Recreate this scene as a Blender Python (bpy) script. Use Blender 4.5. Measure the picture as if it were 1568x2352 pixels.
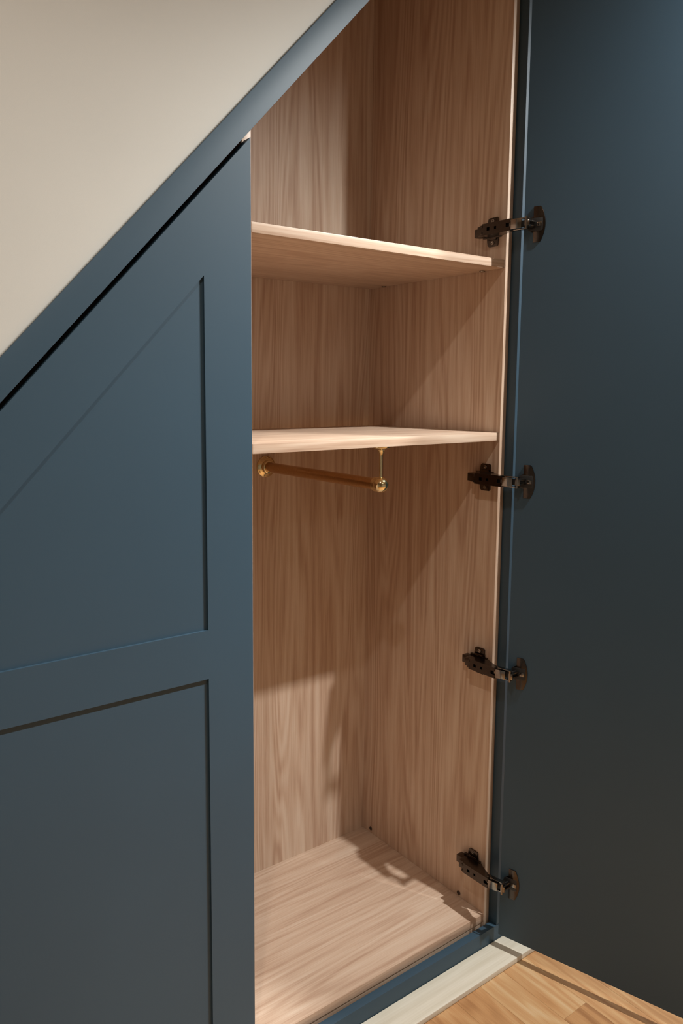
import bpy, bmesh, math, random
from mathutils import Vector, Matrix

random.seed(7)
scene = bpy.context.scene
C = scene.collection
for o in list(bpy.data.objects):
    bpy.data.objects.remove(o)

# ---------------------------------------------------------------- camera
IMG_W, IMG_H = 1568.0, 2352.0
F_PX, CX, CY = 1759.52, 717.63, 1102.29
cam_d = bpy.data.cameras.new('camera')
cam_d.sensor_fit = 'VERTICAL'
cam_d.sensor_height = 36.0
cam_d.sensor_width = 24.0
cam_d.lens = F_PX / IMG_H * 36.0
cam_d.shift_x = (IMG_W / 2 - CX) / IMG_H
cam_d.shift_y = (CY - IMG_H / 2) / IMG_H
cam_d.clip_start = 0.02
cam = bpy.data.objects.new('camera', cam_d)
C.objects.link(cam)
YAW, PIT, ROL = 0.62695, -0.12008, 0.00461
fw = Vector((math.sin(YAW) * math.cos(PIT), math.cos(YAW) * math.cos(PIT), math.sin(PIT)))
rt = fw.cross(Vector((0, 0, 1))).normalized()
up = rt.cross(fw)
rt2 = rt * math.cos(ROL) + up * math.sin(ROL)
up2 = up * math.cos(ROL) - rt * math.sin(ROL)
cm = Matrix((rt2, up2, -fw)).transposed().to_4x4()
cm.translation = Vector((-1.34444, -1.14267, 1.26245))
cam.matrix_world = cm
scene.camera = cam

# ---------------------------------------------------------------- world, exposure
world = bpy.data.worlds.new('world')
scene.world = world
world.use_nodes = True
world.node_tree.nodes['Background'].inputs[0].default_value = (1.0, 0.93, 0.85, 1)
world.node_tree.nodes['Background'].inputs[1].default_value = 0.03
scene.view_settings.view_transform = 'Standard'
scene.view_settings.look = 'None'
scene.view_settings.gamma = 1.0
scene.view_settings.use_curve_mapping = False
scene.view_settings.exposure = 0.07

# row of recessed ceiling downlights, plus one added for fill: name -> (x, y, watts)
CEIL = 2.36
LAMP_COL = {'a': (0.98, 0.985, 0.955), 'b': (1.0, 0.92, 0.82)}
DOWNLIGHTS = [
    ('a', 0.136, -0.82, 172.0, 'recessed white ceiling downlight just left of the open wardrobe door'),
    ('b', -1.25, -0.82, 36.0, 'recessed white ceiling downlight above the closed sloping cupboard door'),
    ('b', -0.7, -2.35, 25.0, 'unseen ceiling downlight added for soft fill light, furthest out from the wardrobe'),  # added lamp: its bounce off the room lifts the wardrobe interior
    ('a', 0.40, -0.82, 185.0, 'recessed white ceiling downlight just right of the open wardrobe door'),
]

# ---------------------------------------------------------------- dimensions (metres)
T = 0.018                # board thickness
D = 0.4558               # inside depth
YF = -0.0243             # face of doors, trim, post and plinth
ZU = 1.5405              # upper shelf top
ZL = 1.1640              # lower shelf top
XL = -0.6466             # divider, inner face
ZP = -0.0238             # plinth top
ZS = -0.0605             # threshold board top
ZFL = -0.0745            # floor
SL = 1.0775              # slope of the trim
def z_trim_bot(x): return 1.6801 + SL * (x + 0.66)
def z_trim_top(x): return 1.7395 + SL * (x + 0.66)
def z_door_top(x): return 1.6692 + SL * (x + 0.66)

# ---------------------------------------------------------------- materials
def new_mat(name):
    m = bpy.data.materials.new(name)
    m.use_nodes = True
    nt = m.node_tree
    b = nt.nodes['Principled BSDF']
    return m, nt, b

def nd(nt, typ, **kw):
    n = nt.nodes.new(typ)
    for k, v in kw.items():
        setattr(n, k, v)
    return n

def ramp(nt, stops):
    r = nd(nt, 'ShaderNodeValToRGB')
    e = r.color_ramp.elements
    while len(e) < len(stops):
        e.new(0.5)
    for i, (p, c) in enumerate(stops):
        e[i].position = p
        e[i].color = (c[0], c[1], c[2], 1)
    return r

def math_node(nt, op, a, b=None):
    n = nd(nt, 'ShaderNodeMath', operation=op)
    for i, v in enumerate((a, b)):
        if v is None:
            continue
        if isinstance(v, (int, float)):
            n.inputs[i].default_value = v
        else:
            nt.links.new(v, n.inputs[i])
    return n.outputs[0]

def noise(nt, vec, scale, detail=4, rough=0.55, dist=0.0):
    n = nd(nt, 'ShaderNodeTexNoise')
    n.inputs['Scale'].default_value = scale
    n.inputs['Detail'].default_value = detail
    n.inputs['Roughness'].default_value = rough
    n.inputs['Distortion'].default_value = dist
    nt.links.new(vec, n.inputs['Vector'])
    return n.outputs['Fac']

def mapped(nt, scale, loc=(0, 0, 0), rot=(0, 0, 0)):
    tc = nd(nt, 'ShaderNodeTexCoord')
    mp = nd(nt, 'ShaderNodeMapping')
    mp.inputs['Scale'].default_value = scale
    mp.inputs['Location'].default_value = loc
    mp.inputs['Rotation'].default_value = rot
    nt.links.new(tc.outputs['Object'], mp.inputs['Vector'])
    return mp.outputs['Vector']

def wood_mat(name, axis, seed, dark, mid, light, rough=0.42, ring=1.0, fine=1.0, bump=0.12, wide=1.0):
    """Wood grain drawn out along one axis; growth rings are contour lines of a slow noise."""
    m, nt, b = new_mat(name)
    k = [1.0, 1.0, 1.0]; k[axis] = 0.075
    loc = (seed * 1.37, seed * 2.11, seed * 0.73)
    v1 = mapped(nt, tuple(k), loc)
    slow = noise(nt, v1, 4.6, 2.5, 0.5, 0.25)
    rings = math_node(nt, 'SINE', math_node(nt, 'MULTIPLY', slow, 230.0))
    rings2 = math_node(nt, 'SINE', math_node(nt, 'MULTIPLY', slow, 88.0))
    k2 = [1.0, 1.0, 1.0]; k2[axis] = 0.022
    v2 = mapped(nt, tuple(k2), loc)
    streak = noise(nt, v2, 75.0, 5, 0.6)
    broad = noise(nt, v2, 9.0, 2, 0.5)
    k3 = [1.0, 1.0, 1.0]; k3[axis] = 0.03
    v3 = mapped(nt, tuple(k3), loc)
    fib = noise(nt, v3, 330.0, 2, 0.6)
    s = math_node(nt, 'MULTIPLY', math_node(nt, 'SUBTRACT', streak, 0.5), 1.05)
    s = math_node(nt, 'ADD', s, math_node(nt, 'MULTIPLY', math_node(nt, 'SUBTRACT', broad, 0.5), 0.7 * wide))
    s = math_node(nt, 'ADD', s, math_node(nt, 'MULTIPLY', rings, 0.17 * ring))
    s = math_node(nt, 'ADD', s, math_node(nt, 'MULTIPLY', rings2, 0.10 * ring))
    s = math_node(nt, 'ADD', s, math_node(nt, 'MULTIPLY', math_node(nt, 'SUBTRACT', fib, 0.5), 0.75 * fine))
    s = math_node(nt, 'ADD', s, 0.5)
    r = ramp(nt, [(0.1, dark), (0.5, mid), (0.9, light)])
    nt.links.new(s, r.inputs['Fac'])
    nt.links.new(r.outputs['Color'], b.inputs['Base Color'])
    b.inputs['Roughness'].default_value = rough
    b.inputs['Specular IOR Level'].default_value = 0.4
    bp = nd(nt, 'ShaderNodeBump')
    bp.inputs['Strength'].default_value = bump
    bp.inputs['Distance'].default_value = 0.0006
    nt.links.new(s, bp.inputs['Height'])
    nt.links.new(bp.outputs['Normal'], b.inputs['Normal'])
    return m

OD, OM, OL = (0.425, 0.278, 0.195), (0.55, 0.400, 0.298), (0.635, 0.502, 0.395)
def oak(name, axis, seed, **kw):
    return wood_mat(name, axis, seed, OD, OM, OL, **kw)

M = {}
M['oak_back'] = oak('oak_back', 2, 3.0)
M['oak_side'] = oak('oak_side', 2, 8.4)
M['oak_shelf'] = oak('oak_shelf', 0, 5.2, ring=0.7, wide=0.6)
M['oak_shelf2'] = oak('oak_shelf2', 0, 12.9, ring=0.7, wide=0.6)
M['oak_floor'] = oak('oak_floor', 0, 21.3, ring=0.7, wide=0.6)

def paint_mat(name, col, rough, var=0.05, bumps=0.05, spec=0.5):
    m, nt, b = new_mat(name)
    v = mapped(nt, (1, 1, 1))
    n = noise(nt, v, 3.0, 3, 0.5)
    r = ramp(nt, [(0.3, [c * (1 - var) for c in col]), (0.7, [c * (1 + var) for c in col])])
    nt.links.new(n, r.inputs['Fac'])
    nt.links.new(r.outputs['Color'], b.inputs['Base Color'])
    b.inputs['Roughness'].default_value = rough
    b.inputs['Specular IOR Level'].default_value = spec
    f = noise(nt, v, 900.0, 2, 0.6)
    bp = nd(nt, 'ShaderNodeBump')
    bp.inputs['Strength'].default_value = bumps
    bp.inputs['Distance'].default_value = 0.0004
    nt.links.new(f, bp.inputs['Height'])
    nt.links.new(bp.outputs['Normal'], b.inputs['Normal'])
    return m

M['blue'] = paint_mat('blue_satin_paint', (0.030, 0.064, 0.097), 0.50, 0.04, 0.06, 0.46)
M['wall'] = paint_mat('warm_white_wall_paint', (0.57, 0.565, 0.53), 0.75, 0.03, 0.12, 0.3)
M['wall_dim'] = paint_mat('wall_paint_darkened_for_bounce', (0.30, 0.29, 0.27), 0.75, 0.03, 0.12, 0.3)  # unseen walls, darkened to cut the light they bounce back
M['ceiling'] = paint_mat('white_ceiling_paint', (0.78, 0.76, 0.72), 0.85, 0.02, 0.1, 0.2)
M['white'] = paint_mat('white_enamel', (0.8, 0.8, 0.78), 0.4, 0.01, 0.02)
M['board'] = wood_mat('pale_limed_wood', 0, 31.0, (0.60, 0.54, 0.43), (0.68, 0.625, 0.52), (0.75, 0.70, 0.60),
                      rough=0.6, ring=0.5, fine=0.8, bump=0.3)

def metal_mat(name, col, rough, var=0.0):
    m, nt, b = new_mat(name)
    b.inputs['Metallic'].default_value = 1.0
    v = mapped(nt, (1, 1, 1))
    n = noise(nt, v, 260.0, 3, 0.6)
    r = ramp(nt, [(0.3, [c * 0.9 for c in col]), (0.7, [min(1, c * 1.1) for c in col])])
    nt.links.new(n, r.inputs['Fac'])
    nt.links.new(r.outputs['Color'], b.inputs['Base Color'])
    mr = nd(nt, 'ShaderNodeMapRange')
    mr.inputs['To Min'].default_value = rough * 0.8
    mr.inputs['To Max'].default_value = rough * 1.2
    nt.links.new(n, mr.inputs['Value'])
    nt.links.new(mr.outputs['Result'], b.inputs['Roughness'])
    return m

M['nickel'] = metal_mat('black_nickel', (0.085, 0.070, 0.060), 0.2)
M['nickel2'] = metal_mat('bright_black_nickel', (0.30, 0.27, 0.24), 0.15)
M['brass'] = metal_mat('polished_brass', (0.84, 0.70, 0.42), 0.09)
M['brass_rod'] = metal_mat('satin_brass', (0.60, 0.38, 0.185), 0.24)
mm, nt_, b_ = new_mat('black_plastic_and_recess_shade')
rr = ramp(nt_, [(0.3, (0.006, 0.006, 0.006)), (0.7, (0.012, 0.011, 0.010))])
nt_.links.new(noise(nt_, mapped(nt_, (1, 1, 1)), 200.0), rr.inputs['Fac'])
nt_.links.new(rr.outputs['Color'], b_.inputs['Base Color'])
b_.inputs['Roughness'].default_value = 0.45
M['black'] = mm
M['cap'] = paint_mat('dark_brown_cap', (0.05, 0.03, 0.02), 0.4, 0.1, 0.02)

def stave_mat():
    m, nt, b = new_mat('oak_staves')
    at = nd(nt, 'ShaderNodeAttribute', attribute_type='OBJECT', attribute_name='tone')
    sd = nd(nt, 'ShaderNodeAttribute', attribute_type='OBJECT', attribute_name='seed')
    tc = nd(nt, 'ShaderNodeTexCoord')
    add = nd(nt, 'ShaderNodeVectorMath', operation='ADD')
    comb = nd(nt, 'ShaderNodeCombineXYZ')
    for i in range(3):
        nt.links.new(sd.outputs['Fac'], comb.inputs[i])
    nt.links.new(tc.outputs['Object'], add.inputs[0])
    nt.links.new(comb.outputs[0], add.inputs[1])
    def mp(scale):
        q = nd(nt, 'ShaderNodeMapping')
        q.inputs['Scale'].default_value = scale
        nt.links.new(add.outputs[0], q.inputs['Vector'])
        return q.outputs['Vector']
    slow = noise(nt, mp((1, 0.13, 1)), 9.0, 2.5, 0.5, 0.3)
    rings = math_node(nt, 'SINE', math_node(nt, 'MULTIPLY', slow, 70.0))
    streak = noise(nt, mp((1, 0.06, 1)), 60.0, 5, 0.6)
    fib = noise(nt, mp((1, 0.03, 1)), 700.0, 2, 0.6)
    s = math_node(nt, 'ADD', math_node(nt, 'MULTIPLY', math_node(nt, 'SUBTRACT', streak, 0.5), 1.0), 0.5)
    s = math_node(nt, 'ADD', s, math_node(nt, 'MULTIPLY', rings, 0.13))
    s = math_node(nt, 'ADD', s, math_node(nt, 'MULTIPLY', math_node(nt, 'SUBTRACT', fib, 0.5), 0.5))
    s = math_node(nt, 'ADD', s, math_node(nt, 'MULTIPLY', math_node(nt, 'SUBTRACT', at.outputs['Fac'], 0.5), 0.85))
    r = ramp(nt, [(0.0, (0.33, 0.155, 0.062)), (0.4, (0.50, 0.265, 0.115)), (0.7, (0.58, 0.36, 0.18)), (1.0, (0.64, 0.47, 0.29))])
    nt.links.new(s, r.inputs['Fac'])
    nt.links.new(r.outputs['Color'], b.inputs['Base Color'])
    b.inputs['Roughness'].default_value = 0.42
    bp = nd(nt, 'ShaderNodeBump')
    bp.inputs['Strength'].default_value = 0.15
    bp.inputs['Distance'].default_value = 0.0005
    nt.links.new(s, bp.inputs['Height'])
    nt.links.new(bp.outputs['Normal'], b.inputs['Normal'])
    return m
M['stave'] = stave_mat()

# ---------------------------------------------------------------- geometry helpers
def box(bm, x0, x1, y0, y1, z0, z1, bev=0.0, seg=2):
    tmp = bmesh.new()
    vs = [tmp.verts.new((x, y, z)) for x in (x0, x1) for y in (y0, y1) for z in (z0, z1)]
    for f in ((0, 1, 3, 2), (4, 6, 7, 5), (0, 4, 5, 1), (2, 3, 7, 6), (0, 2, 6, 4), (1, 5, 7, 3)):
        tmp.faces.new([vs[i] for i in f])
    finish(tmp, bm, bev, seg)

def finish(tmp, bm, bev=0.0, seg=2, mat=None):
    bmesh.ops.recalc_face_normals(tmp, faces=tmp.faces)
    if bev > 0:
        bmesh.ops.bevel(tmp, geom=list(tmp.edges), offset=bev, segments=seg, profile=0.6, affect='EDGES')
    if mat is not None:
        bmesh.ops.transform(tmp, matrix=mat, verts=tmp.verts)
    me = bpy.data.meshes.new('tmp')
    tmp.to_mesh(me)
    bm.from_mesh(me)
    tmp.free()
    bpy.data.meshes.remove(me)

def prism(bm, pts, a, b, plane='xz', bev=0.0, seg=2, mat=None):
    """Outline pts in a plane, pulled from a to b along the third axis."""
    tmp = bmesh.new()
    def put(p, w):
        if plane == 'xz': return (p[0], w, p[1])
        if plane == 'yz': return (w, p[0], p[1])
        return (p[0], p[1], w)
    lo = [tmp.verts.new(put(p, a)) for p in pts]
    hi = [tmp.verts.new(put(p, b)) for p in pts]
    n = len(pts)
    tmp.faces.new(lo)
    tmp.faces.new(hi[::-1])
    for i in range(n):
        j = (i + 1) % n
        tmp.faces.new((lo[i], hi[i], hi[j], lo[j]))
    finish(tmp, bm, bev, seg, mat)

def lathe(bm, prof, steps=40, mat=None):
    """Profile of (radius, height) turned about the local z axis."""
    tmp = bmesh.new()
    rings = []
    for r, h in prof:
        if r < 1e-6:
            rings.append([tmp.verts.new((0, 0, h))])
        else:
            rings.append([tmp.verts.new((r * math.cos(2 * math.pi * i / steps), r * math.sin(2 * math.pi * i / steps), h)) for i in range(steps)])
    for a, b in zip(rings, rings[1:]):
        for i in range(steps):
            j = (i + 1) % steps
            if len(a) == 1 and len(b) == 1: continue
            if len(a) == 1: tmp.faces.new((a[0], b[i], b[j]))
            elif len(b) == 1: tmp.faces.new((a[i], a[j], b[0]))
            else: tmp.faces.new((a[i], a[j], b[j], b[i]))
    for f in tmp.faces: f.smooth = True
    finish(tmp, bm, 0, 1, mat)

def rod(bm, p, q, r, steps=32):
    p, q = Vector(p), Vector(q)
    d = q - p
    m = d.to_track_quat('Z', 'Y').to_matrix().to_4x4()
    m.translation = p
    L = d.length
    lathe(bm, [(0, 0), (r, 0), (r, L), (0, L)], steps, m)

def slab(bm, p, q, w, t, side, bev=0.0008):
    """Bar from p to q (both in plan x,y at height z), w tall (z) and t thick, lying to one side of the line."""
    p, q = Vector(p), Vector(q)
    d = (q - p)
    L = d.length
    ux = d / L
    uz = Vector((0, 0, 1))
    uz = (uz - ux * uz.dot(ux)).normalized()
    uy = uz.cross(ux) * side
    m = Matrix((ux, uy, uz)).transposed().to_4x4()
    m.translation = p
    tmp = bmesh.new()
    vs = [tmp.verts.new((x, y, z)) for x in (0, L) for y in (0, t) for z in (-w / 2, w / 2)]
    for f in ((0, 1, 3, 2), (4, 6, 7, 5), (0, 4, 5, 1), (2, 3, 7, 6), (0, 2, 6, 4), (1, 5, 7, 3)):
        tmp.faces.new([vs[i] for i in f])
    finish(tmp, bm, bev, 2, m)

def obj(name, bm, mat, parent=None, at=(0, 0, 0), smooth_angle=None):
    """One mesh object; its vertices come in world coordinates (relative to `at`)."""
    me = bpy.data.meshes.new(name)
    bmesh.ops.recalc_face_normals(bm, faces=bm.faces)
    bm.to_mesh(me)
    bm.free()
    me.materials.append(mat)
    if smooth_angle is not None:
        for p in me.polygons: p.use_smooth = True
        me.set_sharp_from_angle(angle=math.radians(smooth_angle))
    o = bpy.data.objects.new(name, me)
    C.objects.link(o)
    if parent is not None:
        o.parent = parent
        off = Vector((0, 0, 0))
        q = parent
        while q is not None:
            off += q.location
            q = q.parent
        o.location = Vector(at) - off
    else:
        o.location = at
    return o

def root(name, loc, label, cat, group=None):
    o = bpy.data.objects.new(name, None)
    o.empty_display_size = 0.05
    C.objects.link(o)
    o.location = loc
    o['label'] = label
    o['category'] = cat
    if group: o['group'] = group
    return o

def tag(o, label, cat, group=None):
    o['label'] = label
    o['category'] = cat
    if group: o['group'] = group

def struct(o):
    o['kind'] = 'structure'
    return o

# ================================================================ the room
RX0, RX1, RY0 = -2.7, 2.3, -2.9
YW = -0.018                              # face of the wall around the wardrobe
# floor slab with wooden staves on it
bm = bmesh.new(); box(bm, RX0, RX1, RY0, 0.56, ZFL - 0.06, ZFL - 0.0125)
floor = struct(obj('floor', bm, M['stave']))
floor['tone'] = 0.3; floor['seed'] = 3.3
SW = 0.0772
X_REF = 0.0437
tones_seen = {}
def stave(x0, y0, y1, tone, seed):
    bm = bmesh.new()
    w = SW - 0.0002
    prism(bm, [(x0 + 0.0001, y0 + 0.0001), (x0 + w, y0 + 0.0001), (x0 + w, y1 - 0.0001), (x0 + 0.0001, y1 - 0.0001)],
          ZFL - 0.012, ZFL, 'xy', 0.0002, 1)
    o = obj('stave', bm, M['stave'], floor)
    o['tone'] = tone; o['seed'] = seed
    return o
fixed_cols = {    # columns seen in the photograph: list of (joint y, tone before the joint)
    -3: [(-0.43, 0.42, 5.1), (-0.95, 0.6, 6.1)],
    -2: [(-0.222, 0.36, 1.7), (-0.72, 0.32, 2.9)],
    -1: [(-0.51, 0.72, 11.2), (-1.0, 0.5, 3.1)],
    0: [(-0.257, 0.55, 17.5), (-0.78, 0.10, 9.3)],
    1: [(-0.62, 0.45, 13.9), (-1.15, 0.6, 4.4)],
}
# column index i spans X_REF + (i-1)*SW .. X_REF + i*SW
i0 = int(math.floor((-2.0 - X_REF) / SW)); i1 = int(math.ceil((1.5 - X_REF) / SW))
for i in range(i0, i1):
    x0 = X_REF + (i - 1) * SW
    y = -0.0905 + 0.02
    if i in fixed_cols:
        for yj, tone, sd in fixed_cols[i]:
            stave(x0, yj, y, tone, sd); y = yj
    else:
        y2 = -0.2 - random.random() * 0.45
        stave(x0, y2, y, random.uniform(0.2, 0.75), random.uniform(0, 40)); y = y2
    while y > -1.75:
        y2 = max(-1.8, y - random.uniform(0.42, 0.6))
        if y2 < -1.55: y2 = -1.8
        stave(x0, y2, y, random.uniform(0.2, 0.75), random.uniform(0, 40)); y = y2
bm = bmesh.new(); box(bm, RX0, RX1, RY0, -1.8, ZFL - 0.012, ZFL)
fl2 = obj('boards_beyond', bm, M['stave'], floor); fl2['tone'] = 0.45; fl2['seed'] = 8.8

bm = bmesh.new(); box(bm, RX0, RX1, RY0, 0.56, CEIL, CEIL + 0.05)
struct(obj('ceiling', bm, M['ceiling']))

# wall the wardrobe is built into: the triangle above the sloping trim and the stretch right of the post
XC = -0.66 + (CEIL - 1.7395) / SL         # where the trim meets the ceiling
XB = -0.66 + (ZFL - 1.7395) / SL
bm = bmesh.new()
x_lo = -1.75
prism(bm, [(RX0, ZFL - 0.01), (x_lo, ZFL - 0.01), (x_lo, z_trim_top(x_lo) - 0.004), (XC, CEIL), (RX0, CEIL)], YW, YW + 0.05, 'xz')
struct(obj('wall_back', bm, M['wall']))
bm = bmesh.new(); box(bm, 0.082, RX1, YW, 0.03, ZFL - 0.01, CEIL)
struct(obj('wall_back', bm, M['wall']))
bm = bmesh.new(); box(bm, RX0, RX1, RY0 - 0.05, RY0, ZFL - 0.02, CEIL + 0.02)
struct(obj('wall_front', bm, M['wall_dim']))
bm = bmesh.new(); box(bm, RX0 - 0.05, RX0, RY0 - 0.05, 0.56, ZFL - 0.02, CEIL + 0.02)
struct(obj('wall_left', bm, M['wall_dim']))
bm = bmesh.new(); box(bm, RX1, RX1 + 0.05, RY0 - 0.05, 0.56, ZFL - 0.02, CEIL + 0.02)
struct(obj('wall_right', bm, M['wall_dim']))

# ---------------------------------------------------------------- downlights
for key, lx, ly, watts, lab in DOWNLIGHTS:
    r = root('downlight', (lx, ly, CEIL), lab, 'ceiling light', 'recessed downlights in the ceiling')
    bm = bmesh.new()
    m = Matrix.Translation((lx, ly, CEIL))
    lathe(bm, [(0.028, -0.001), (0.028, -0.004), (0.040, -0.004), (0.043, -0.002), (0.043, 0.0)], 40, m)
    obj('bezel', bm, M['white'], r)
    bm = bmesh.new()
    lathe(bm, [(0, -0.0015), (0.0275, -0.0015), (0.0275, -0.0008), (0, -0.0008)], 32, m)
    em, ent, eb = new_mat('lamp_lens')
    eb.inputs['Base Color'].default_value = (0.8, 0.8, 0.8, 1)
    eb.inputs['Emission Color'].default_value = LAMP_COL[key] + (1,)
    eb.inputs['Emission Strength'].default_value = 4.0
    obj('lens', bm, em, r)
    ld = bpy.data.lights.new('lamp', 'SPOT')
    ld.energy = watts
    ld.color = LAMP_COL[key]
    ld.spot_size = math.radians(159)
    ld.spot_blend = 1.0
    ld.shadow_soft_size = 0.022
    lo = bpy.data.objects.new('lamp', ld)
    C.objects.link(lo)
    lo.parent = r
    lo.location = (0, 0, -0.012)

# ================================================================ the open wardrobe
wr = root('wardrobe', (XL / 2, D / 2, -0.0205), 'open built-in wardrobe with wood-grain interior, two shelves and blue door standing open', 'wardrobe')
ZT = CEIL - 0.006
def top_cut(x): return min(ZT, z_trim_bot(x) + 0.02)
xk = -0.66 + (ZT - 0.02 - 1.6801) / SL
bm = bmesh.new()
prism(bm, [(XL, ZP - 0.04), (0.0, ZP - 0.04), (0.0, ZT), (xk, ZT), (XL, top_cut(XL))], D, D + 0.012, 'xz')
obj('back_panel', bm, M['oak_back'], wr)
bm = bmesh.new(); box(bm, 0.0, 0.0185, 0.0, D + 0.012, ZP - 0.04, ZT, 0.0012, 2)
sp = obj('side_panel', bm, M['oak_side'], wr, smooth_angle=40)
bm = bmesh.new()
box(bm, XL - T, XL, 0.0, D + 0.012, ZP - 0.04, top_cut(XL), 0.0012, 2)
obj('side_panel', bm, M['oak_side'], wr, smooth_angle=40)
bm = bmesh.new(); box(bm, XL, 0.0, 0.0, D, -0.0198, 0.0, 0.0012, 2)
obj('bottom_panel', bm, M['oak_floor'], wr, smooth_angle=40)
bm = bmesh.new(); box(bm, XL, 0.0185, 0.0015, 0.02, -0.036, -0.0214)
obj('bottom_batten', bm, M['oak_floor'], wr)
# sloping and flat top of the carcass
bm = bmesh.new()
prism(bm, [(XL, top_cut(XL)), (xk, ZT), (xk, ZT + 0.0055), (XL, top_cut(XL) + 0.018)], 0.0, D, 'xz')
obj('top_panel', bm, M['oak_shelf'], wr)
# shelves, with their pins
def shelf(z, depth, mat, pins):
    bm = bmesh.new()
    box(bm, XL + 0.0008, -0.0008, 0.0008, depth, z - T, z, 0.0011, 2)
    s = obj('shelf', bm, mat, wr, smooth_angle=40)
    for (px, py) in pins:
        bm = bmesh.new()
        m = Matrix.Translation((px, py, z - T))
        lathe(bm, [(0.0, -0.0022), (0.0055, -0.0022), (0.0065, -0.0012), (0.0065, -0.0002), (0, -0.0002)], 24, m)
        o = obj('shelf_pin', bm, M['nickel2'], s)
        bm = bmesh.new()
    return s
shelf(ZU, D - 0.001, M['oak_shelf'], [(-0.0085, 0.0585), (-0.0085, 0.391)])
shelf(ZL, D - 0.051, M['oak_shelf2'], [])
# caps over the fixings low on the side panel
for (py, pz) in ((0.422, 0.0115), (0.082, 0.0085)):
    bm = bmesh.new()
    m = Matrix.Translation((0.0002, py, pz)) @ Matrix.Rotation(-math.pi / 2, 4, 'Y')
    lathe(bm, [(0.0, 0.0005), (0.0022, 0.0005), (0.0026, 0.0016), (0.0052, 0.0016), (0.0058, 0.0)], 24, m)
    obj('fixing_cap', bm, M['cap'], wr, smooth_angle=40)
# painted post right of the opening
bm = bmesh.new(); box(bm, 0.0192, 0.082, YF, 0.02, ZP + 0.0012, ZT, 0.0006, 2)
obj('post', bm, M['blue'], wr, smooth_angle=40)

# ---------------------------------------------------------------- the open door
TH = math.radians(16.8)
HC = Vector((-0.0010, -0.0470, 0))          # inner hinge-side corner in plan
DS = Vector((math.sin(TH), -math.cos(TH), 0))
DN = Vector((-math.cos(TH), -math.sin(TH), 0))   # out of the inner face
ZB = -0.0225
DW = 0.668
DT = 0.021
DM = Matrix((DS, DN, Vector((0, 0, 1)))).transposed().to_4x4()
DM.translation = HC
def dtop(s):
    return min(ZT - 0.01, z_door_top(0.006 - s) - 0.004)
sk = 0.006 - (-0.66 + (ZT - 0.01 - 1.6692 + 0.004) / SL)
bm = bmesh.new()
prism(bm, [(0, ZB), (DW, ZB), (DW, dtop(DW)), (sk, ZT - 0.01), (0, ZT - 0.01)], -0.0115, 0.0, 'xz', 0.0005, 1, DM)
door = obj('door', bm, M['blue'], wr, smooth_angle=40)
door['label'] = 'flat inner face of the blue door standing open'
# shaker frame on the outer face
def strip(name, pts):
    bm = bmesh.new()
    prism(bm, pts, -DT, -0.0115, 'xz', 0, 1, DM)
    obj(name, bm, M['blue'], door)
SWd = 0.088
strip('stile', [(0, ZB), (SWd, ZB), (SWd, dtop(SWd)), (0, dtop(0))])
strip('stile', [(DW - SWd, ZB), (DW, ZB), (DW, dtop(DW)), (DW - SWd, dtop(DW - SWd))])
strip('rail', [(SWd, ZB), (DW - SWd, ZB), (DW - SWd, ZB + 0.11), (SWd, ZB + 0.11)])
strip('rail', [(SWd, 0.7686), (DW - SWd, 0.7686), (DW - SWd, 0.8542), (SWd, 0.8542)])
strip('rail', [(SWd, dtop(SWd) - 0.12), (sk, dtop(sk) - 0.12), (DW - SWd, dtop(DW - SWd) - 0.12), (DW - SWd, dtop(DW - SWd)), (sk, dtop(sk)), (SWd, dtop(SWd))])

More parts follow.
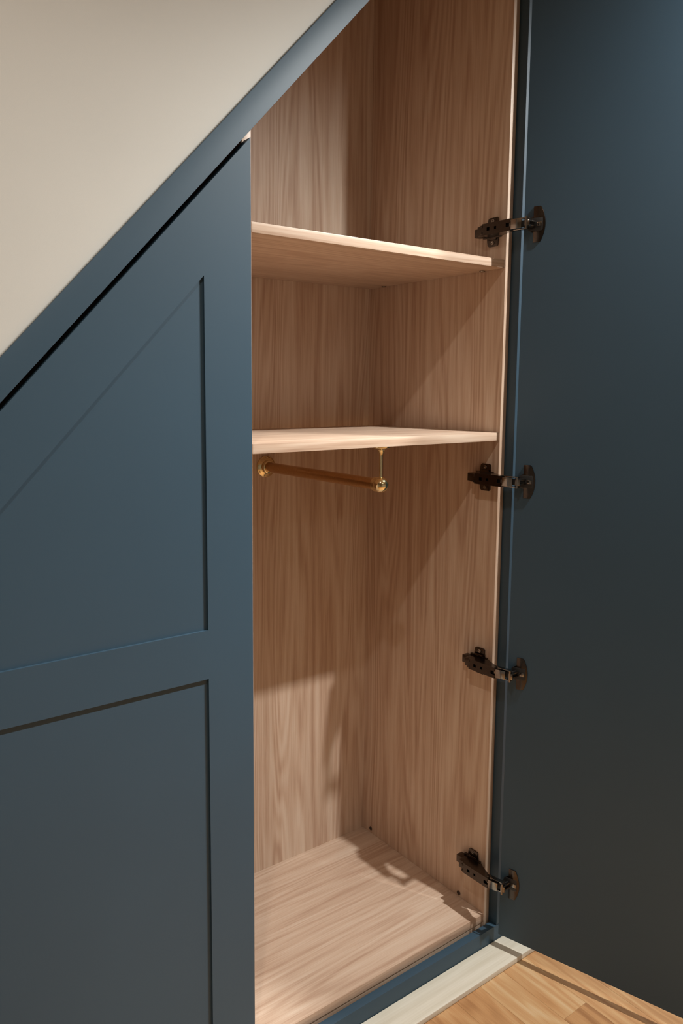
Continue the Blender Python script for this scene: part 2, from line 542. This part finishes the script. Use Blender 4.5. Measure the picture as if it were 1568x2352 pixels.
# ---------------------------------------------------------------- hinges
def make_hinge(zc, label):
    at = (0, 0, zc)
    sub = []
    # arm: channel body with two slots in its outer face
    bm = bmesh.new()
    y0, y1 = 0.0365, -0.0395           # rear, front
    xo, xi = -0.0400, -0.006
    h = 0.0122
    # top and bottom webs and the outer plate built round the slots
    prof_top = [(y0, xi), (y0, xo + 0.002), (y1, xo + 0.004), (y1, xi - 0.020), (-0.004, xi - 0.006), (0.006, xi)]
    prism(bm, [(b, a) for a, b in prof_top], h - 0.0012, h, 'xy')
    prism(bm, [(b, a) for a, b in prof_top], -h, -h + 0.0012, 'xy')
    def plate(ya, yb, za, zb):
        def xf(y): return xo + 0.002 + (y0 - y) / (y0 - y1) * 0.002
        tmp = [(xf(ya) - 0.0014, ya), (xf(yb) - 0.0014, yb), (xf(yb), yb), (xf(ya), ya)]
        prism(bm, tmp, za, zb, 'xy')
    plate(y0, 0.0225, -h, h)
    plate(0.0225, 0.0145, -h, -0.0035); plate(0.0225, 0.0145, 0.0035, h)
    plate(0.0145, 0.0025, -h, h)
    plate(0.0025, -0.0035, -h, -0.003); plate(0.0025, -0.0035, 0.003, h)
    plate(-0.0035, -0.0285, -h, h)
    plate(-0.0285, y1, 0.004, h); plate(-0.0285, y1, -h, -0.004)
    box(bm, xo + 0.0055, xi, 0.004, 0.0355, -h + 0.002, h - 0.002)
    hinge = obj('hinge', bm, M['nickel'], wr, at)
    hinge['label'] = label
    def part(name, bm, mat):
        o = obj(name, bm, mat, hinge, at, smooth_angle=35)
        return o
    # rear catch
    bm = bmesh.new()
    box(bm, -0.033, -0.0035, 0.034, 0.0545, -0.0095, 0.0095, 0.001, 2)
    box(bm, -0.0215, -0.003, 0.053, 0.0735, -0.0100, 0.0085, 0.0015, 2)
    box(bm, -0.0410, -0.030, 0.0345, 0.0395, -0.0095, -0.004, 0.0008, 1)
    box(bm, -0.0410, -0.030, 0.0345, 0.0395, 0.004, 0.0095, 0.0008, 1)
    part('catch', bm, M['nickel'])
    # mounting plate with its two wings
    bm = bmesh.new()
    w = 0.0155
    for s in (1, -1):
        pts = [(0.037 - 0.0165, s * 0.010), (0.037 - 0.0165, s * 0.0165), (0.037 - w, s * 0.019), (0.037 - w, s * 0.0285),
               (0.037 - w + 0.003, s * 0.0312), (0.037 + w - 0.006, s * 0.0312), (0.037 + w - 0.002, s * 0.0285),
               (0.037 + w, s * 0.018), (0.037 + w, s * 0.010)]
        prism(bm, pts, -0.0032, -0.0001, 'yz', 0.0007, 2)
        box(bm, -0.0075, -0.001, 0.037 - 0.013, 0.037 + 0.010, min(s * 0.0085, s * 0.017), max(s * 0.0085, s * 0.017), 0.0015, 2)
    box(bm, -0.0062, -0.0001, 0.013, 0.062, -0.0125, 0.0125, 0.001, 2)
    box(bm, -0.0085, -0.003, 0.010, 0.050, -0.0140, -0.0105, 0.0012, 2)
    box(bm, -0.0085, -0.003, 0.010, 0.050, 0.0105, 0.0140, 0.0012, 2)
    part('mounting_plate', bm, M['nickel'])
    for s in (1, -1):
        bm = bmesh.new()
        m = Matrix.Translation((-0.003, 0.036, s * 0.0235)) @ Matrix.Rotation(-math.pi / 2, 4, 'Y')
        lathe(bm, [(0, 0.0006), (0.0016, 0.0006), (0.0024, 0.0017), (0.0042, 0.0017), (0.0047, 0.0), (0.0047, -0.001)], 24, m)
        part('screw', bm, M['nickel2'])
    # front knuckle: two side links and a bridging plate, folded outwards
    P0 = Vector((-0.0355, -0.0355, 0)); P1 = Vector((-0.0275, -0.0725, 0)); P2 = HC + DS * 0.027 + DN * 0.004
    bm = bmesh.new()
    for s in (1, -1):
        a = P0 + Vector((0.004, 0.004, s * 0.0108)); b = P1 + Vector((0.005, 0.0, s * 0.0108))
        slab(bm, a, b, 0.0026, 0.011, 1, 0.0005)
    slab(bm, P0 + Vector((-0.002, -0.006, 0)), P1 + Vector((-0.003, 0.009, 0)), 0.0195, 0.0022, 1, 0.0007)
    part('knuckle', bm, M['nickel2'])
    for p in (P0 + Vector((0.004, 0, 0)), P1 + Vector((0.0015, -0.0005, 0))):
        bm = bmesh.new()
        rod(bm, p + Vector((0, 0, -0.0128)), p + Vector((0, 0, 0.0128)), 0.0024, 20)
        part('pivot', bm, M['nickel2'])
    bm = bmesh.new()
    slab(bm, P1 + Vector((-0.001, 0.002, 0)), P1 + Vector((0.0035, -0.0065, 0)), 0.013, 0.004, 1, 0.0008)
    for s in (1, -1):
        slab(bm, P1 + Vector((0.002, -0.003, s * 0.0048)), P2 + Vector((0, 0, s * 0.0048)), 0.0032, 0.005, 1, 0.0006)
    part('link', bm, M['nickel2'])
    bm = bmesh.new()
    slab(bm, P0 + Vector((0.006, -0.004, 0)), P1 + Vector((0.008, 0.004, 0)), 0.014, 0.006, 1, 0.001)
    slab(bm, P1 + Vector((0.006, 0.006, 0)), P2 + Vector((-0.002, 0.004, 0)), 0.013, 0.004, 1, 0.001)
    box(bm, xo + 0.0075, -0.027, y1 + 0.002, 0.003, -0.0095, 0.0095)  # black filler added behind the arm slot so the opening stays dark
    part('damper_and_dark_fill', bm, M['black'])
    # cup and its flange on the door
    bm = bmesh.new()
    DMz = DM.copy()
    N = 14
    zt, s0, s1, sm = 0.0368, 0.0208, 0.0380, 0.0470
    def arc(t):
        return sm - (sm - s1) * t * t * 1.0
    outer = [(arc(z / 0.0345), z) for z in [(-0.0345 + 0.069 * i / N) for i in range(N + 1)]]
    pts = [(s0, -zt)] + [(s1 - 0.003, -zt)] + outer + [(s1 - 0.003, zt)] + [(s0, zt)]
    prism(bm, pts, 0.0, 0.0019, 'xz', 0.0008, 2, DMz)
    lathe(bm, [(0.0150, 0.0), (0.0150, 0.0016), (0.0172, 0.0016), (0.0178, 0.0)], 40, DMz @ Matrix.Translation((0.0255, 0, 0)) @ Matrix.Rotation(-math.pi / 2, 4, 'X'))
    part('flange', bm, M['nickel'])
    bm = bmesh.new()
    prism(bm, [(0.0095, -0.010), (0.013, -0.0135), (0.0395, -0.0135), (0.0412, -0.012), (0.0412, 0.012), (0.0395, 0.0135), (0.013, 0.0135), (0.0095, 0.010)],
          0.0, 0.0026, 'xz', 0.0008, 2, DMz)
    part('cup', bm, M['black'])  # raised black block; its colour stands in for shade inside the recess
    bm = bmesh.new()
    prism(bm, [(0.029, -0.0042), (0.040, -0.0042), (0.040, 0.0042), (0.029, 0.0042)], 0.0024, 0.0046, 'xz', 0.0009, 2, DMz)
    part('cup_bridge', bm, M['nickel2'])
    return hinge

def dup(src, zc, label):
    h = src.copy(); C.objects.link(h)
    h.parent = src.parent
    h.location = src.location + Vector((0, 0, zc))
    h['label'] = label
    for ch in list(src.children):
        c = ch.copy(); C.objects.link(c); c.parent = h
    return h

HZ = [1.604, 1.0605, 0.6255, 0.1165]
h0 = make_hinge(HZ[0], 'topmost black hinge just above the upper shelf')
for z, lab in zip(HZ[1:], ('black hinge just below the lower shelf', 'third black hinge down', 'lowest black hinge near the wardrobe floor')):
    dup(h0, z - HZ[0], lab)

# ================================================================ hanging rail
RX, RZ = -0.3301, 1.0672
hr = root('hanging_rail', (RX, D, RZ), 'short brass hanging rail with ball end fixed to the back and under the lower shelf', 'clothes rail')
bm = bmesh.new(); rod(bm, (RX, D - 0.012, RZ), (RX, 0.0215, RZ), 0.0122, 48)
obj('rod', bm, M['brass_rod'], hr, smooth_angle=40)
mb = Matrix.Translation((RX, D, RZ)) @ Matrix.Rotation(math.pi / 2, 4, 'X')
bm = bmesh.new()
lathe(bm, [(0.0268, 0.0), (0.0268, 0.002), (0.0255, 0.0036), (0.0205, 0.0042), (0.0185, 0.0060), (0.0165, 0.0062), (0.0165, 0.016), (0.0152, 0.0172), (0.0125, 0.0172)], 48, mb)
fl = obj('wall_flange', bm, M['brass'], hr, smooth_angle=50)
for a in (90, 210, 330):
    bm = bmesh.new()
    m = mb @ Matrix.Translation((0.0225 * math.cos(math.radians(a)), 0.0225 * math.sin(math.radians(a)), 0.0036))
    lathe(bm, [(0, 0.0008), (0.001, 0.0008), (0.0016, 0.0014), (0.0022, 0.0012), (0.0026, 0.0)], 16, m)
    obj('screw', bm, M['brass'], fl)
bm = bmesh.new()
lathe(bm, [(0.0162 * math.sin(math.pi * i / 24), 0.0162 * -math.cos(math.pi * i / 24)) for i in range(25)], 48, Matrix.Translation((RX, 0.0225, RZ)))
lathe(bm, [(0.0128, 0.0), (0.0148, 0.0), (0.0148, 0.014), (0.0128, 0.014)], 40, Matrix.Translation((RX, 0.0245, RZ)) @ Matrix.Rotation(-math.pi / 2, 4, 'X'))
obj('ball_end', bm, M['brass'], hr, smooth_angle=50)
bm = bmesh.new()
ZTOP = ZL - T
lathe(bm, [(0.0036, RZ + 0.014), (0.0036, ZTOP - 0.022), (0.0042, ZTOP - 0.016), (0.0062, ZTOP - 0.0105), (0.0095, ZTOP - 0.0062), (0.0130, ZTOP - 0.0042),
           (0.0188, ZTOP - 0.0036), (0.0198, ZTOP - 0.0024), (0.0198, ZTOP)], 40, Matrix.Translation((RX, 0.0225, 0)))
obj('drop_support', bm, M['brass'], hr, smooth_angle=50)

# ================================================================ the closed cupboard on the left
XE, XS = -0.6622, -0.7503
XLD = -1.30
cb = root('cupboard', ((XE + XLD) / 2, 0.2, ZB), 'closed blue shaker cupboard with a sloping top and recessed panels beside the open wardrobe', 'cupboard')
bm = bmesh.new()
prism(bm, [(XLD, -0.0205), (XE, -0.0205), (XE, z_door_top(XE)), (XLD, z_door_top(XLD))], YF + 0.005, YF + 0.021, 'xz')
dl = obj('door', bm, M['blue'], cb)
dl['label'] = 'blue shaker door with a sloping top edge'
def dstrip(name, pts):
    bm = bmesh.new()
    prism(bm, pts, YF, YF + 0.005, 'xz')
    obj(name, bm, M['blue'], dl)
ZBL = -0.0205
XSL = XLD + 0.088
def zps(x): return 1.4369 + 1.0765 * (x + 0.7528)
dstrip('stile', [(XS, ZBL), (XE, ZBL), (XE, z_door_top(XE)), (XS, z_door_top(XS))])
dstrip('stile', [(XLD, ZBL), (XSL, ZBL), (XSL, z_door_top(XSL)), (XLD, z_door_top(XLD))])
dstrip('rail', [(XSL, zps(XSL)), (XS, zps(XS)), (XS, z_door_top(XS)), (XSL, z_door_top(XSL))])
XI = -0.7528 + (0.8542 - 1.4369) / 1.0765
dstrip('rail', [(XSL, 0.7686), (XS, 0.7686), (XS, 0.8542), (max(XI, XSL), 0.8542), (XSL, min(0.8542, zps(XSL)))])
dstrip('rail', [(XSL, ZBL), (XS, ZBL), (XS, ZBL + 0.10), (XSL, ZBL + 0.10)])
# its carcass behind the door
bm = bmesh.new(); box(bm, XLD - 0.02, XL - T, D, D + 0.012, ZP, z_trim_bot(XL - T))
obj('back_panel', bm, M['oak_back'], cb)
bm = bmesh.new(); box(bm, XLD - 0.02, XLD - 0.002, 0.0, D, ZP, z_door_top(XLD))
obj('side_panel', bm, M['oak_side'], cb)
bm = bmesh.new(); box(bm, XLD, XL - T, 0.0, D, -0.0198, 0.0)
obj('bottom_panel', bm, M['oak_floor'], cb)
bm = bmesh.new()
prism(bm, [(XLD - 0.02, z_trim_bot(XLD - 0.02) + 0.02), (XL - T, z_trim_bot(XL - T) + 0.02), (XL - T, z_trim_bot(XL - T) + 0.04), (XLD - 0.02, z_trim_bot(XLD - 0.02) + 0.04)], 0.0, D, 'xz')
obj('top_panel', bm, M['oak_shelf'], cb)
# filler left of the door
bm = bmesh.new()
prism(bm, [(x_lo, ZP), (XLD - 0.003, ZP), (XLD - 0.003, z_trim_bot(XLD - 0.003)), (x_lo, z_trim_bot(x_lo))], YF, 0.0, 'xz')
obj('filler', bm, M['blue'], cb)

# ================================================================ trim, plinth, threshold board
bm = bmesh.new()
xa = -0.66 + (CEIL - 0.002 - 1.6801) / SL
prism(bm, [(x_lo, z_trim_bot(x_lo)), (xa, CEIL - 0.002), (XC - 0.002, CEIL - 0.002), (x_lo, z_trim_top(x_lo))], YF, -0.0005, 'xz', 0.0006, 2)
t = obj('sloping_trim', bm, M['blue'], smooth_angle=40)
tag(t, 'blue painted trim strip running diagonally between the pale wall and the doors', 'trim')
bm = bmesh.new(); box(bm, -1.75, 0.6, YF, -0.0052, ZS - 0.014, ZP, 0.0009, 2)
t = obj('plinth', bm, M['blue'], smooth_angle=40)
tag(t, 'blue painted plinth rail along the foot of the wardrobe', 'plinth')
bm = bmesh.new(); box(bm, -1.9, 0.9, -0.0925, YF - 0.0003, ZFL + 0.0002, ZS, 0.0022, 3)
t = obj('threshold_board', bm, M['board'], smooth_angle=40)
tag(t, 'pale limed wood board on the floor against the blue plinth', 'board')
